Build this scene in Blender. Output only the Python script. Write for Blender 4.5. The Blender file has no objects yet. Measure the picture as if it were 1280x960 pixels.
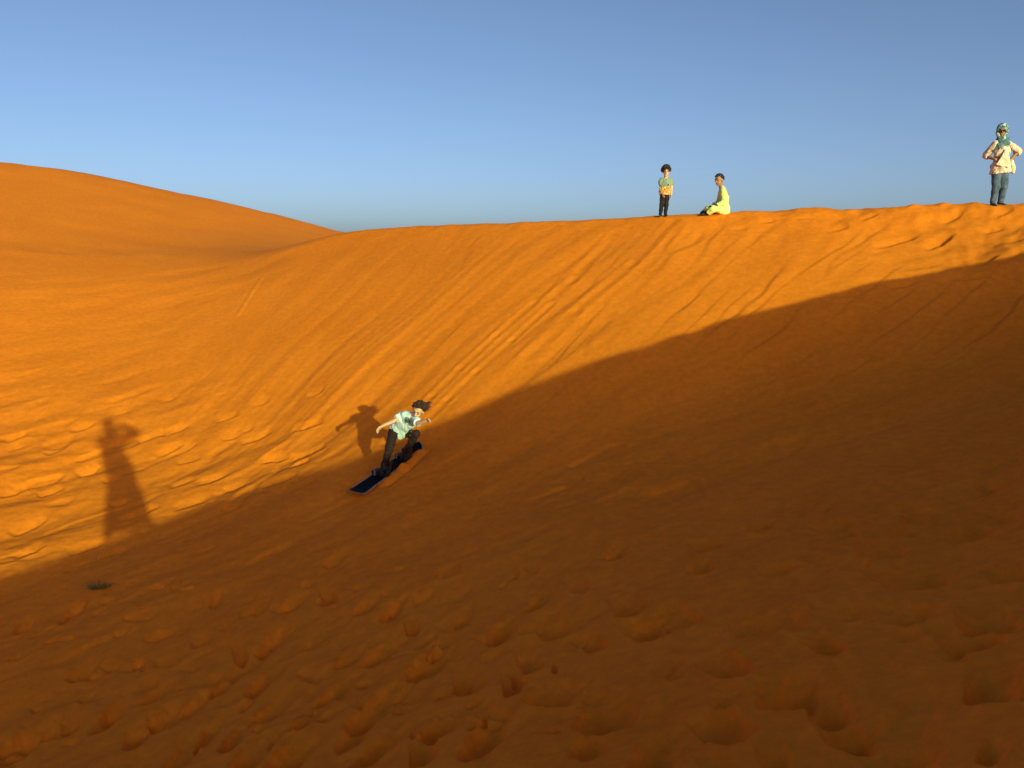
import bpy, bmesh, math, random
import numpy as np
from mathutils import Vector, Matrix

# ------------------------------------------------------------------ camera, sky, sun
sc = bpy.context.scene
F = 1000.0                                   # focal length in pixels of a 1280 px wide frame
PITCH = math.radians(9.2)
CP, SP = math.cos(PITCH), math.sin(PITCH)
SUN_AZ = math.radians(-26.6)                 # heading the sunlight travels towards (0 = +Y, + = right)
SUN_EL = math.radians(10.9)

cam_d = bpy.data.cameras.new('camera')
cam_d.sensor_width = 36.0
cam_d.lens = 36.0 * F / 1280.0
cam_d.clip_start = 0.02
cam_d.clip_end = 9000.0
cam = bpy.data.objects.new('camera', cam_d)
sc.collection.objects.link(cam)
cam.location = (0, 0, 0)
cam.rotation_euler = (math.radians(90) - PITCH, 0, 0)
sc.camera = cam

world = bpy.data.worlds.new('World')
sc.world = world
world.use_nodes = True
wn = world.node_tree
for n in list(wn.nodes):
    wn.nodes.remove(n)
sky = wn.nodes.new('ShaderNodeTexSky')
sky.sky_type = 'NISHITA'
sky.sun_disc = False
sky.sun_elevation = SUN_EL
sky.sun_rotation = math.pi + SUN_AZ          # the sun stands behind the camera, to its right
sky.altitude = 1850.0
sky.air_density = 0.64
sky.dust_density = 10.0         # dusty desert air
sky.ozone_density = 1.5
bg = wn.nodes.new('ShaderNodeBackground')
bg.inputs['Strength'].default_value = 0.135
wo = wn.nodes.new('ShaderNodeOutputWorld')
wn.links.new(sky.outputs[0], bg.inputs['Color'])
wn.links.new(bg.outputs[0], wo.inputs['Surface'])

sun_d = bpy.data.lights.new('sun', 'SUN')
sun_d.energy = 3.65
sun_d.angle = math.radians(0.53)
sun_d.color = (0.77, 1.0, 0.47)
sun = bpy.data.objects.new('sun', sun_d)
sc.collection.objects.link(sun)
L = Vector((math.sin(SUN_AZ) * math.cos(SUN_EL), math.cos(SUN_AZ) * math.cos(SUN_EL), -math.sin(SUN_EL)))
sun.rotation_euler = L.to_track_quat('-Z', 'Y').to_euler()
sun.location = -L * 60

sc.view_settings.view_transform = 'Standard'
sc.view_settings.look = 'None'
sc.view_settings.exposure = 0.34
sc.view_settings.gamma = 1.0

COL = sc.collection
rng = np.random.default_rng(7)
random.seed(7)


def ray(px, py):
    x = (px - 640) / F
    y = (480 - py) / F
    return np.array([x, CP + y * SP, y * CP - SP])


def at(px, py, t):
    return ray(px, py) * t


# ------------------------------------------------------------------ materials
def nodes_of(name):
    m = bpy.data.materials.new(name)
    m.use_nodes = True
    nt = m.node_tree
    b = nt.nodes['Principled BSDF']
    return m, nt, b


def N(nt, kind, **kw):
    n = nt.nodes.new(kind)
    for k, v in kw.items():
        if k in n.inputs:
            n.inputs[k].default_value = v
        else:
            setattr(n, k, v)
    return n


def ramp(nt, src, stops):
    r = nt.nodes.new('ShaderNodeValToRGB')
    e = r.color_ramp.elements
    while len(e) < len(stops):
        e.new(0.5)
    for el, (p, c) in zip(e, stops):
        el.position = p
        el.color = (*c, 1)
    nt.links.new(src, r.inputs[0])
    return r


def plain(name, c1, c2, rough=0.8, scale=25.0, bump=0.0, bscale=120.0, spec=0.3):
    m, nt, b = nodes_of(name)
    tc = N(nt, 'ShaderNodeTexCoord')
    n1 = N(nt, 'ShaderNodeTexNoise', Scale=scale, Detail=4.0)
    nt.links.new(tc.outputs['Object'], n1.inputs['Vector'])
    r = ramp(nt, n1.outputs[0], [(0.35, c1), (0.65, c2)])
    nt.links.new(r.outputs[0], b.inputs['Base Color'])
    b.inputs['Roughness'].default_value = rough
    b.inputs['Specular IOR Level'].default_value = spec
    if bump:
        n2 = N(nt, 'ShaderNodeTexNoise', Scale=bscale, Detail=3.0)
        nt.links.new(tc.outputs['Object'], n2.inputs['Vector'])
        bp = N(nt, 'ShaderNodeBump', Strength=bump, Distance=0.01)
        nt.links.new(n2.outputs[0], bp.inputs['Height'])
        nt.links.new(bp.outputs[0], b.inputs['Normal'])
    return m


def sand_material():
    m, nt, b = nodes_of('sand')
    tc = N(nt, 'ShaderNodeTexCoord')
    big = N(nt, 'ShaderNodeTexNoise', Scale=0.55, Detail=5.0, Roughness=0.6)
    nt.links.new(tc.outputs['Object'], big.inputs['Vector'])
    r1 = ramp(nt, big.outputs[0], [(0.3, SAND_A), (0.7, SAND_B)])
    fine = N(nt, 'ShaderNodeTexNoise', Scale=9.0, Detail=6.0, Roughness=0.7)
    nt.links.new(tc.outputs['Object'], fine.inputs['Vector'])
    r2 = ramp(nt, fine.outputs[0], [(0.25, (0.80, 0.79, 0.78)), (0.75, (1.10, 1.10, 1.10))])
    grain = N(nt, 'ShaderNodeTexNoise', Scale=420.0, Detail=2.0, Roughness=0.7)
    nt.links.new(tc.outputs['Object'], grain.inputs['Vector'])
    r3 = ramp(nt, grain.outputs[0], [(0.3, (0.85, 0.85, 0.85)), (0.7, (1.12, 1.12, 1.12))])
    mx = N(nt, 'ShaderNodeMix', data_type='RGBA', blend_type='MULTIPLY')
    mx.inputs[0].default_value = 1.0
    nt.links.new(r1.outputs[0], mx.inputs[6])
    nt.links.new(r2.outputs[0], mx.inputs[7])
    mx2 = N(nt, 'ShaderNodeMix', data_type='RGBA', blend_type='MULTIPLY')
    mx2.inputs[0].default_value = 1.0
    nt.links.new(mx.outputs[2], mx2.inputs[6])
    nt.links.new(r3.outputs[0], mx2.inputs[7])
    nt.links.new(mx2.outputs[2], b.inputs['Base Color'])
    b.inputs['Roughness'].default_value = 0.95
    b.inputs['Specular IOR Level'].default_value = 0.1
    # fine relief: small lumps plus grain
    n2 = N(nt, 'ShaderNodeTexNoise', Scale=8.0, Detail=7.0, Roughness=0.6)
    nt.links.new(tc.outputs['Object'], n2.inputs['Vector'])
    b1 = N(nt, 'ShaderNodeBump', Strength=0.35, Distance=0.016)
    nt.links.new(n2.outputs[0], b1.inputs['Height'])
    b2 = N(nt, 'ShaderNodeBump', Strength=0.3, Distance=0.004)
    nt.links.new(grain.outputs[0], b2.inputs['Height'])
    n3 = N(nt, 'ShaderNodeTexNoise', Scale=38.0, Detail=4.0, Roughness=0.65)
    nt.links.new(tc.outputs['Object'], n3.inputs['Vector'])
    b3 = N(nt, 'ShaderNodeBump', Strength=0.45, Distance=0.008)
    nt.links.new(n3.outputs[0], b3.inputs['Height'])
    nt.links.new(b1.outputs[0], b3.inputs['Normal'])
    nt.links.new(b3.outputs[0], b2.inputs['Normal'])
    nt.links.new(b2.outputs[0], b.inputs['Normal'])
    return m


SAND_A = (0.82, 0.195, 0.009)
SAND_B = (0.89, 0.221, 0.012)

# ------------------------------------------------------------------ dune relief (all heights relative to eye level)
def catmull(P, n=14):
    P = np.vstack([2 * P[0] - P[1], P, 2 * P[-1] - P[-2]])
    out = []
    for i in range(1, len(P) - 2):
        for k in range(n):
            t = k / n
            out.append(.5 * ((2 * P[i]) + (-P[i-1] + P[i+1]) * t + (2*P[i-1] - 5*P[i] + 4*P[i+1] - P[i+2]) * t*t
                             + (-P[i-1] + 3*P[i] - 3*P[i+1] + P[i+2]) * t**3))
    out.append(P[-2])
    return np.array(out)


# brink of the slip face, from out of frame on the right round to the left
CREST = catmull(np.array([
    (12.9, 11.3, .58), (11.35, 13.4, .80), (9.08, 15.35, .975), (6.36, 16.26, .93), (4.25, 16.93, .90), (3.23, 17.35, .81), (0, 19.37, .76),
    (-2.52, 21.40, .76), (-4.75, 23.01, .69), (-7.6, 24.3, .25), (-10.4, 24.0, -.38), (-14.2, 22.3, -.92),
    (-17.6, 20.8, -1.22), (-21, 19.5, -1.45), (-28, 18, -1.8), (-60, 20, -2.6)]), 12)
CREST_S = np.concatenate([[0], np.cumsum(np.hypot(*np.diff(CREST[:, :2], axis=0).T))])
# crest of the high dune in the background on the left
BACK = catmull(np.array([at(-700, 150, 38), at(-300, 172, 38), at(0, 202, 40), at(100, 214, 41), at(200, 235, 43), at(300, 257, 45),
                         at(420, 287, 48), at(560, 325, 52), at(800, 360, 62)]), 8)
FLOOR = np.array([at(*c) for c in (
    (0, 960, 6.6), (0, 800, 9), (320, 960, 5.6), (320, 800, 8), (320, 700, 9.9), (640, 960, 4.3), (640, 800, 6.3), (640, 650, 9.3),
    (960, 960, 3.6), (960, 800, 5), (960, 650, 7.6), (1280, 960, 3.0), (1280, 800, 4.2), (1280, 650, 6.2), (1280, 520, 9.2))]
    + [(-12, 8, -4.9), (-22, 6, -5.3), (-12, 2, -4.6), (-4, 1, -3.6), (9, 9, -1.5), (14, 11, -1.5), (-2, 13, -3.9), (-6, 13, -4.6),
       (4, 12, -3), (0, 0.5, -2.1)])


def tps_fit(P):
    n = len(P)
    d = np.hypot(P[:, None, 0] - P[None, :, 0], P[:, None, 1] - P[None, :, 1])
    A = np.zeros((n + 3, n + 3))
    A[:n, :n] = np.where(d > 0, d * d * np.log(d + 1e-9), 0) + np.eye(n) * 1.5
    A[:n, n] = 1
    A[:n, n+1:] = P[:, :2]
    A[n, :n] = 1
    A[n+1:, :n] = P[:, :2].T
    return np.linalg.solve(A, np.concatenate([P[:, 2], np.zeros(3)]))


FLOOR_W = tps_fit(FLOOR)


def floor_z(X, Y):
    Xc = np.clip(X, -24, 15)
    Yc = np.clip(Y, -1, 16)
    z = FLOOR_W[-3] + FLOOR_W[-2] * Xc + FLOOR_W[-1] * Yc
    for (a, b, _), w in zip(FLOOR, FLOOR_W):
        d = (Xc - a) ** 2 + (Yc - b) ** 2 + 1e-9
        z = z + w * .5 * d * np.log(d)
    return z


def smax(a, b, k):
    h = np.clip(.5 + .5 * (a - b) / k, 0, 1)
    return b * (1 - h) + a * h + k * h * (1 - h)


def smin(a, b, k):
    return -smax(-a, -b, k)


def sstep(a, b, x):
    t = np.clip((x - a) / (b - a), 0, 1)
    return t * t * (3 - 2 * t)


def near_curve(X, Y, C, tau, S=None):
    """height of, position along and signed distance to a crest line (C evenly spaced), rounded where the line bends"""
    best = np.full(X.shape, 1e9)
    bseg = np.full(X.shape, 1e9)
    side = np.ones(X.shape)
    for i in range(len(C) - 1):
        ax, ay = C[i, 0], C[i, 1]
        ux, uy = C[i+1, 0] - ax, C[i+1, 1] - ay
        x = X - ax
        y = Y - ay
        best = np.minimum(best, np.hypot(x, y))
        t = np.clip((x * ux + y * uy) / (ux * ux + uy * uy), 0, 1)
        dd = np.hypot(x - t * ux, y - t * uy)
        m = dd < bseg
        bseg = np.where(m, dd, bseg)
        side = np.where(m, np.where(ux * y - uy * x >= 0, 1.0, -1.0), side)
    acc = np.zeros_like(X)
    zc = np.zeros_like(X)
    sa = np.zeros_like(X)
    for i, (cx, cy, cz) in enumerate(C):
        d = np.hypot(X - cx, Y - cy)
        w = np.exp(-np.minimum((d - best) / tau, 60))
        acc += w
        zc += w * cz
        if S is not None:
            sa += w * S[i]
    ds = np.hypot(C[1, 0] - C[0, 0], C[1, 1] - C[0, 1])
    soft = best - tau * (np.log(acc) - np.log(np.sqrt(2 * math.pi * np.maximum(best, .3) * tau) / ds))
    k = sstep(.8, 3.0, best)
    d = (bseg * (1 - k) + soft * k) * side
    return zc / acc, sa / acc, d


def even(C, step):
    q = np.concatenate([[0], np.cumsum(np.hypot(*np.diff(C[:, :2], axis=0).T))])
    n = int(q[-1] / step)
    t = np.linspace(0, q[-1], n + 1)
    return np.stack([np.interp(t, q, C[:, k]) for k in range(3)], -1)


CREST = even(CREST, .45)
CREST_S = np.arange(len(CREST)) * float(np.hypot(*(CREST[1] - CREST[0])[:2]))
BACK = even(BACK, 1.2)


# ridge the photographer stands on: its skyline as the sun sees it (u across the light, v height)
FWD = np.array([math.sin(SUN_AZ), math.cos(SUN_AZ)])
RGT = np.array([math.cos(SUN_AZ), -math.sin(SUN_AZ)])
KU = np.array([-60, -20, -6, -1.6, -.94, -.23, .45, 1.15, 2.2, 3.31, 4.0, 4.78, 6.82, 9.17, 11.75, 14.05, 18, 30, 60])
KV = np.array([-3.5, -2.6, -2.1, -1.82, -1.76, -1.66, -1.49, -1.30, -1.07, -.84, -.59, -.30, .31, .92, 1.37, 1.61, 1.85, 2.2, 1.0])
KW = np.array([-6, -3, -.6, -.25, -.2, -.2, -.25, -.3, -.4, -.5, -.45, -.4, 0, .9, 2.0, 3.0, 4.2, 5, 5])


def smooth_interp(x, xp, fp):
    s = 0
    for o in (-.5, -.25, 0, .25, .5):
        s = s + np.interp(x + o, xp, fp)
    return s / 5


def ridge_z(X, Y):
    u = X * RGT[0] + Y * RGT[1]
    w = X * FWD[0] + Y * FWD[1]
    wk = smooth_interp(u, KU, KW)
    zk = (smooth_interp(u, KU, KV) - wk * math.sin(SUN_EL)) / math.cos(SUN_EL)
    dw = w - wk
    front = zk - .6 * dw
    back = zk + .10 * dw
    return smin(front, back, .22) + .055


def hash2(ix, iy, seed):
    h = (ix.astype(np.int64) * 374761393 + iy.astype(np.int64) * 668265263 + seed * 1442695041) & 0xFFFFFFFF
    h = ((h ^ (h >> 13)) * 1274126177) & 0xFFFFFFFF
    h = h ^ (h >> 16)
    return (h & 0xFFFF) * (2 * math.pi / 65536.0)


def noise(x, y, seed=0):
    ix = np.floor(x)
    iy = np.floor(y)
    fx = x - ix
    fy = y - iy
    ux = fx * fx * fx * (fx * (fx * 6 - 15) + 10)
    uy = fy * fy * fy * (fy * (fy * 6 - 15) + 10)
    v = []
    for dx in (0, 1):
        for dy in (0, 1):
            a = hash2(ix + dx, iy + dy, seed)
            v.append(np.cos(a) * (fx - dx) + np.sin(a) * (fy - dy))
    a = v[0] + (v[2] - v[0]) * ux
    b = v[1] + (v[3] - v[1]) * ux
    return (a + (b - a) * uy) * 1.5


def fields(X, Y):
    zc, s, d = near_curve(X, Y, CREST, 1.1, CREST_S)
    zb, sb, db = near_curve(X, Y, BACK, 1.5)
    return [zc, s, d, zb, db, floor_z(X, Y)]


def compose(f, X, Y):
    """smooth dune form"""
    zc, s, d, zb, db, zf = f
    steep = np.interp(-X, [2, 4, 5.6, 7, 8.2, 9.3, 10.7, 12.5, 20], [.56, .55, .525, .485, .435, .39, .35, .32, .30])
    left = sstep(20.5, 26.5, s)               # along the left part the brink dissolves into a terrace
    face = zc - steep * d
    back = zc + np.where(d < 0, d * (.10 - .10 * left), .10 * d)
    ridge = smin(face, back, .10 + .9 * left)
    z = smax(ridge, zf, 1.6)
    ab = np.abs(db)
    far = zb - .16 * ab - .05 * (np.sqrt(ab * ab + 9) - 3) - .13 * np.logaddexp(0, (ab - 25) / 3) * 3
    z = smax(z, far, 1.8)
    z = smax(z, ridge_z(X, Y), .25)
    r = np.hypot(X, Y)
    out = sstep(70, 160, r)
    return z * (1 - out) + (-7.5 + 3.0 * noise(X / 90, Y / 90, 3)) * out


QX, QY = -10.7, 4.35                          # the slides on the face fan out from below


def relief(X, Y, s, d):
    """ripples, avalanche streaks and trampling on the dune form"""
    h = np.zeros_like(X)
    near = 1 - sstep(45, 80, np.hypot(X, Y))
    below = sstep(.05, 1.1, d)
    floor_m = sstep(5.2, 8.5, d)
    right = 1 - sstep(15, 24, s)
    facem = below * (1 - sstep(6.2, 9.0, d))
    th = np.arctan2(X - QX, Y - QY) * 13
    rho = np.hypot(X - QX, Y - QY)
    # avalanche streaks running down the fall line
    wob = th + .5 * noise(th * .3, rho * .25, 11)
    sel = .35 + .65 * np.clip(.5 + 1.3 * noise(th * .45, rho * .14, 15), 0, 1)
    st = noise(wob * .9, rho * .10, 12) * .036 + noise(wob * 2.3, rho * .15, 13) * .024 * sel + noise(wob * 6.5, rho * .25, 14) * .010 * sel
    h += st * facem * (.22 + .78 * right)
    # slid slabs: stepped edges, strongest on the right
    for fq, ft, am, sd, lim in ((.8, .10, .055, 21, .2), (1.7, .22, .044, 23, .2), (3.6, .3, .022, 25, .2)):
        ph = th * fq + rho * ft + .45 * noise(th * .5 * fq, rho * .35, sd) + .12 * noise(th * 2, rho * 1.6, sd + 50)
        fr = ph - np.floor(ph)
        saw = np.where(fr < .10, fr / .10, (1 - fr) / .90) - .5
        amp = np.clip(noise(th * .6 * fq + 7, rho * .5, sd + 1) * 1.5 + lim, 0, 1)
        h += am * saw * amp * (.2 + .8 * (1 - sstep(5, 15, s))) * (1 - sstep(14, 21, s)) * sstep(.25, 1.0, d) * (1 - sstep(4.5, 7.0, d))
    # lumps of the trampled brink
    br = np.exp(-(d / .7) ** 2) * (1 - sstep(17, 24, s))
    rr = 1 - sstep(6, 12, s)
    h += br * rr * noise(X * 6, Y * 6, 33) * .016
    h += br * (noise(X * 1.1, Y * 1.1, 31) * (.022 + .06 * rr) + noise(X * 2.9, Y * 2.9, 32) * (.010 + .026 * rr))
    sh = np.exp(-((d - 1.7) / 1.1) ** 2) * (1 - sstep(4, 9, s))
    h += sh * (noise(X * .9, Y * .9, 35) * .09 + noise(X * 2.3, Y * 2.3, 36) * .055 + noise(X * 5, Y * 5, 37) * .022)
    # trampled and wind-softened hollow: swells drawn out towards the upper right
    e1 = X * .78 + Y * .62
    e2 = -X * .62 + Y * .78
    amt = .45 + .55 * sstep(-.25, .35, noise(X * .3 + 5, Y * .3, 46) + .25 * sstep(1, 4, X))
    w1 = noise(e1 * .45, e2 * 1.0, 41) * .050 + (noise(e1 * .95, e2 * 2.4, 42) * .036 + noise(e1 * 2.4, e2 * 5.0, 43) * .012) * amt
    w1 += noise(X * 7, Y * 7, 44) * .005 + noise(X * 15, Y * 15, 47) * .0035 * amt
    pockets = noise(e1 * 1.1 + 9, e2 * 2.3, 45)
    w1 -= .04 * sstep(.3, .62, pockets) * amt
    h += w1 * floor_m
    # left face: soft contour swells
    lf = sstep(19, 25, s) * below * (1 - .7 * floor_m)
    h += lf * (noise(e1 * .6, e2 * 1.5, 51) * .016 + noise(e1 * 1.7, e2 * 5.0, 52) * .005)
    # terrace and far dune: broad wind ripples
    tz = sstep(.2, -1.5, d) * sstep(18, 22, s)
    fd = sstep(26, 34, np.hypot(X, Y))
    h += tz * near * (noise(X * .25, Y * .5, 61) * .03 + (noise(X * .9, Y * 1.5, 62) * .034 + noise(X * 2.4, Y * 3.0, 63) * .018) * (1 - .75 * fd))
    return h


def cast(px, py):
    """point of the smooth dune form seen at a picture position"""
    v = ray(px, py)
    a = math.atan2(v[0], v[1])
    k = v[2] / math.hypot(v[0], v[1])
    j = int(np.clip(np.searchsorted(CA, a), 1, len(CA) - 1))
    t = (a - CA[j-1]) / (CA[j] - CA[j-1])
    q = k * CRD - (CZ[:, j-1] * (1 - t) + CZ[:, j] * t)
    m = (q < 0) & (CRD > 1.6)
    i = int(np.argmax(m)) if m.any() else len(CRD) - 1
    f = q[i-1] / (q[i-1] - q[i] + 1e-9)
    r = CRD[i-1] + (CRD[i] - CRD[i-1]) * np.clip(f, 0, 1)
    return np.array([r * math.sin(a), r * math.cos(a), k * r])


# footprints: picture position of the middle, length in pixels
PRINTS_LIT = [(320, 543, 42), (385, 531, 44), (344, 570, 40), (388, 562, 44), (228, 604, 36), (264, 599, 44), (296, 606, 34), (238, 628, 48),
              (349, 600, 48), (34, 655, 48), (36, 690, 44), (107, 684, 48), (172, 643, 56), (62, 612, 34), (14, 612, 40), (210, 562, 38),
              (217, 537, 40), (104, 533, 34), (374, 577, 30), (188, 545, 36), (108, 585, 30), (140, 598, 26), (150, 628, 24), (285, 520, 30),
              (70, 560, 34), (16, 545, 30), (300, 640, 0), (410, 600, 0)]
PRINTS_SHADE = [(170, 925, 34), (385, 897, 30), (342, 885, 28), (280, 855, 30), (310, 830, 36), (331, 850, 24), (340, 802, 28), (440, 815, 30),
                (492, 760, 24), (515, 779, 20), (477, 812, 30), (535, 827, 44), (465, 885, 38), (445, 912, 36), (557, 905, 46), (605, 925, 44),
                (365, 942, 44), (320, 942, 44), (295, 925, 28), (260, 920, 24), (150, 880, 26), (135, 900, 32), (200, 865, 34), (205, 902, 40),
                (105, 835, 32), (240, 885, 22), (250, 800, 24), (30, 782, 22), (90, 765, 18), (580, 770, 24), (628, 785, 34), (580, 842, 32),
                (410, 745, 20), (328, 756, 24), (365, 757, 24), (460, 757, 26), (420, 700, 22), (560, 715, 34), (300, 815, 20), (270, 745, 16),
                (1212, 795, 74), (1125, 767, 62), (1230, 767, 76), (1140, 722, 80), (810, 782, 56), (690, 780, 44), (785, 757, 40), (675, 750, 26),
                (662, 822, 30), (907, 832, 48), (692, 865, 66), (760, 885, 80), (1035, 878, 58), (1057, 912, 50), (815, 947, 60), (960, 780, 96),
                (985, 865, 80), (1210, 667, 70), (1040, 657, 50), (880, 680, 30), (950, 655, 34), (875, 710, 34), (1030, 807, 34), (740, 800, 30),
                (1240, 850, 70), (905, 905, 60), (1150, 645, 50), (770, 690, 26), (720, 730, 28), (1100, 690, 60), (640, 850, 28), (530, 940, 40),
                (1265, 710, 60), (850, 770, 40), (50, 915, 60), (20, 935, 60), (230, 945, 40), (90, 900, 30), (470, 935, 40), (420, 860, 26)]
PRINTS_RIM = [(1250, 268, 34), (1190, 270, 30), (1120, 300, 60), (1150, 330, 50), (1085, 270, 26), (1005, 272, 26), (1230, 325, 40), (1170, 300, 46),
              (1265, 300, 40), (1215, 345, 40), (960, 275, 20), (1130, 352, 40), (1060, 365, 30), (1240, 285, 30), (1045, 285, 30), (925, 285, 22)]


def build_prints():
    out = []

    def add(px, py, ln, tilt, width, depth, bowl=True):
        if ln <= 0:
            return
        a = math.radians(tilt)
        p0 = cast(px - .5 * ln * math.cos(a), py + .5 * ln * math.sin(a))
        p1 = cast(px + .5 * ln * math.cos(a), py - .5 * ln * math.sin(a))
        c = cast(px, py)
        ax = (p1 - p0)[:2]
        hl = np.linalg.norm(ax) / 2
        if hl < 1e-3:
            return
        ax = ax / (2 * hl)
        hl = min(hl, .46)
        out.append((c[0], c[1], ax[0], ax[1], hl, width, depth, bowl))
    for p in PRINTS_LIT:
        add(*p, rng.uniform(18, 27), rng.uniform(.12, .16), rng.uniform(.045, .068), False)
    for p in PRINTS_SHADE:
        s = min(1.2, p[2] / 46)
        add(*p, rng.uniform(2, 24), rng.uniform(.15, .22), rng.uniform(.10, .15) * (0.65 + .35 * s))
    for p in PRINTS_RIM:
        add(*p, rng.uniform(0, 30), rng.uniform(.08, .15), rng.uniform(.02, .045), False)
    # many small scuffs in the hollow
    for i in range(95):
        px = rng.uniform(0, 700)
        py = rng.uniform(735, 958) - .05 * px
        add(px, py, 9 + 26 * rng.uniform() ** 2.2, rng.uniform(-20, 50), rng.uniform(.07, .13), rng.uniform(.035, .07))
    for i in range(45):
        px = rng.uniform(520, 1280)
        py = rng.uniform(600, 958)
        add(px, py, rng.uniform(16, 30) * (1 + (py - 600) / 300), rng.uniform(-10, 45), rng.uniform(.08, .16), rng.uniform(.03, .07))
    for i in range(16):
        px = rng.uniform(0, 420)
        py = rng.uniform(520, 690) - .15 * px
        add(px, py, rng.uniform(18, 34), rng.uniform(10, 30), rng.uniform(.08, .14), rng.uniform(.02, .04))
    return out


def stamp(h, X, Y, A, R, prints):
    """press the footprints into the height grid: steep wall on the near side, gentle one behind, small pushed-up lip"""
    for (cx, cy, ax, ay, hl, wd, dp, bowl) in prints:
        rr = math.hypot(cx, cy)
        ext = (hl + wd) * 2.0
        i0, i1 = np.searchsorted(R, [rr - ext, rr + ext])
        aa = math.atan2(cx, cy)
        da = ext / rr
        j0, j1 = np.searchsorted(A, [aa - da, aa + da])
        if i1 <= i0 or j1 <= j0:
            continue
        x = X[i0:i1, j0:j1] - cx
        y = Y[i0:i1, j0:j1] - cy
        bx, by = -ay, ax
        if bx * cx + by * cy < 0:
            bx, by = -bx, -by
        u = (x * ax + y * ay) / hl
        w = (x * bx + y * by) / wd
        w = w - .30 * u * u + .06 + .10 * noise((x + cx) * 9, (y + cy) * 9, 77)
        along = np.clip(1 - u * u, 0, 1) ** .8
        if bowl:                                   # shallow sand-filled print: sloping near wall, long run-out
            pit = sstep(-1.25, -.50, w) * (1 - np.clip((w + .50) / 2.0, 0, 1) ** .85)
        else:                                      # fresh tread cut into the slope
            pit = sstep(-1.0, -.82, w) * (1 - sstep(-.55, 1.15, w))
        lip = np.exp(-((w + 1.22) / .30) ** 2) * np.clip(1.2 - u * u, 0, 1)
        crumb = noise((x + cx) * 17, (y + cy) * 17, 78) * np.exp(-(np.hypot(u, w) - 1.0) ** 2 / .12) * .10
        h[i0:i1, j0:j1] += -dp * along * pit + .10 * dp * lip + dp * crumb


def groove(h, X, Y, pts, width, depth):
    P = np.array(pts)
    for a, b in zip(P[:-1], P[1:]):
        m = (X > min(a[0], b[0]) - .4) & (X < max(a[0], b[0]) + .4) & (Y > min(a[1], b[1]) - .4) & (Y < max(a[1], b[1]) + .4)
        ab = b - a
        x = X[m] - a[0]
        y = Y[m] - a[1]
        t = np.clip((x * ab[0] + y * ab[1]) / (ab @ ab), 0, 1)
        q = np.hypot(x - t * ab[0], y - t * ab[1]) / width
        h[m] += depth * (-np.exp(-q ** 2) + .55 * np.exp(-((q - 1.9) / .6) ** 2))


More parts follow.
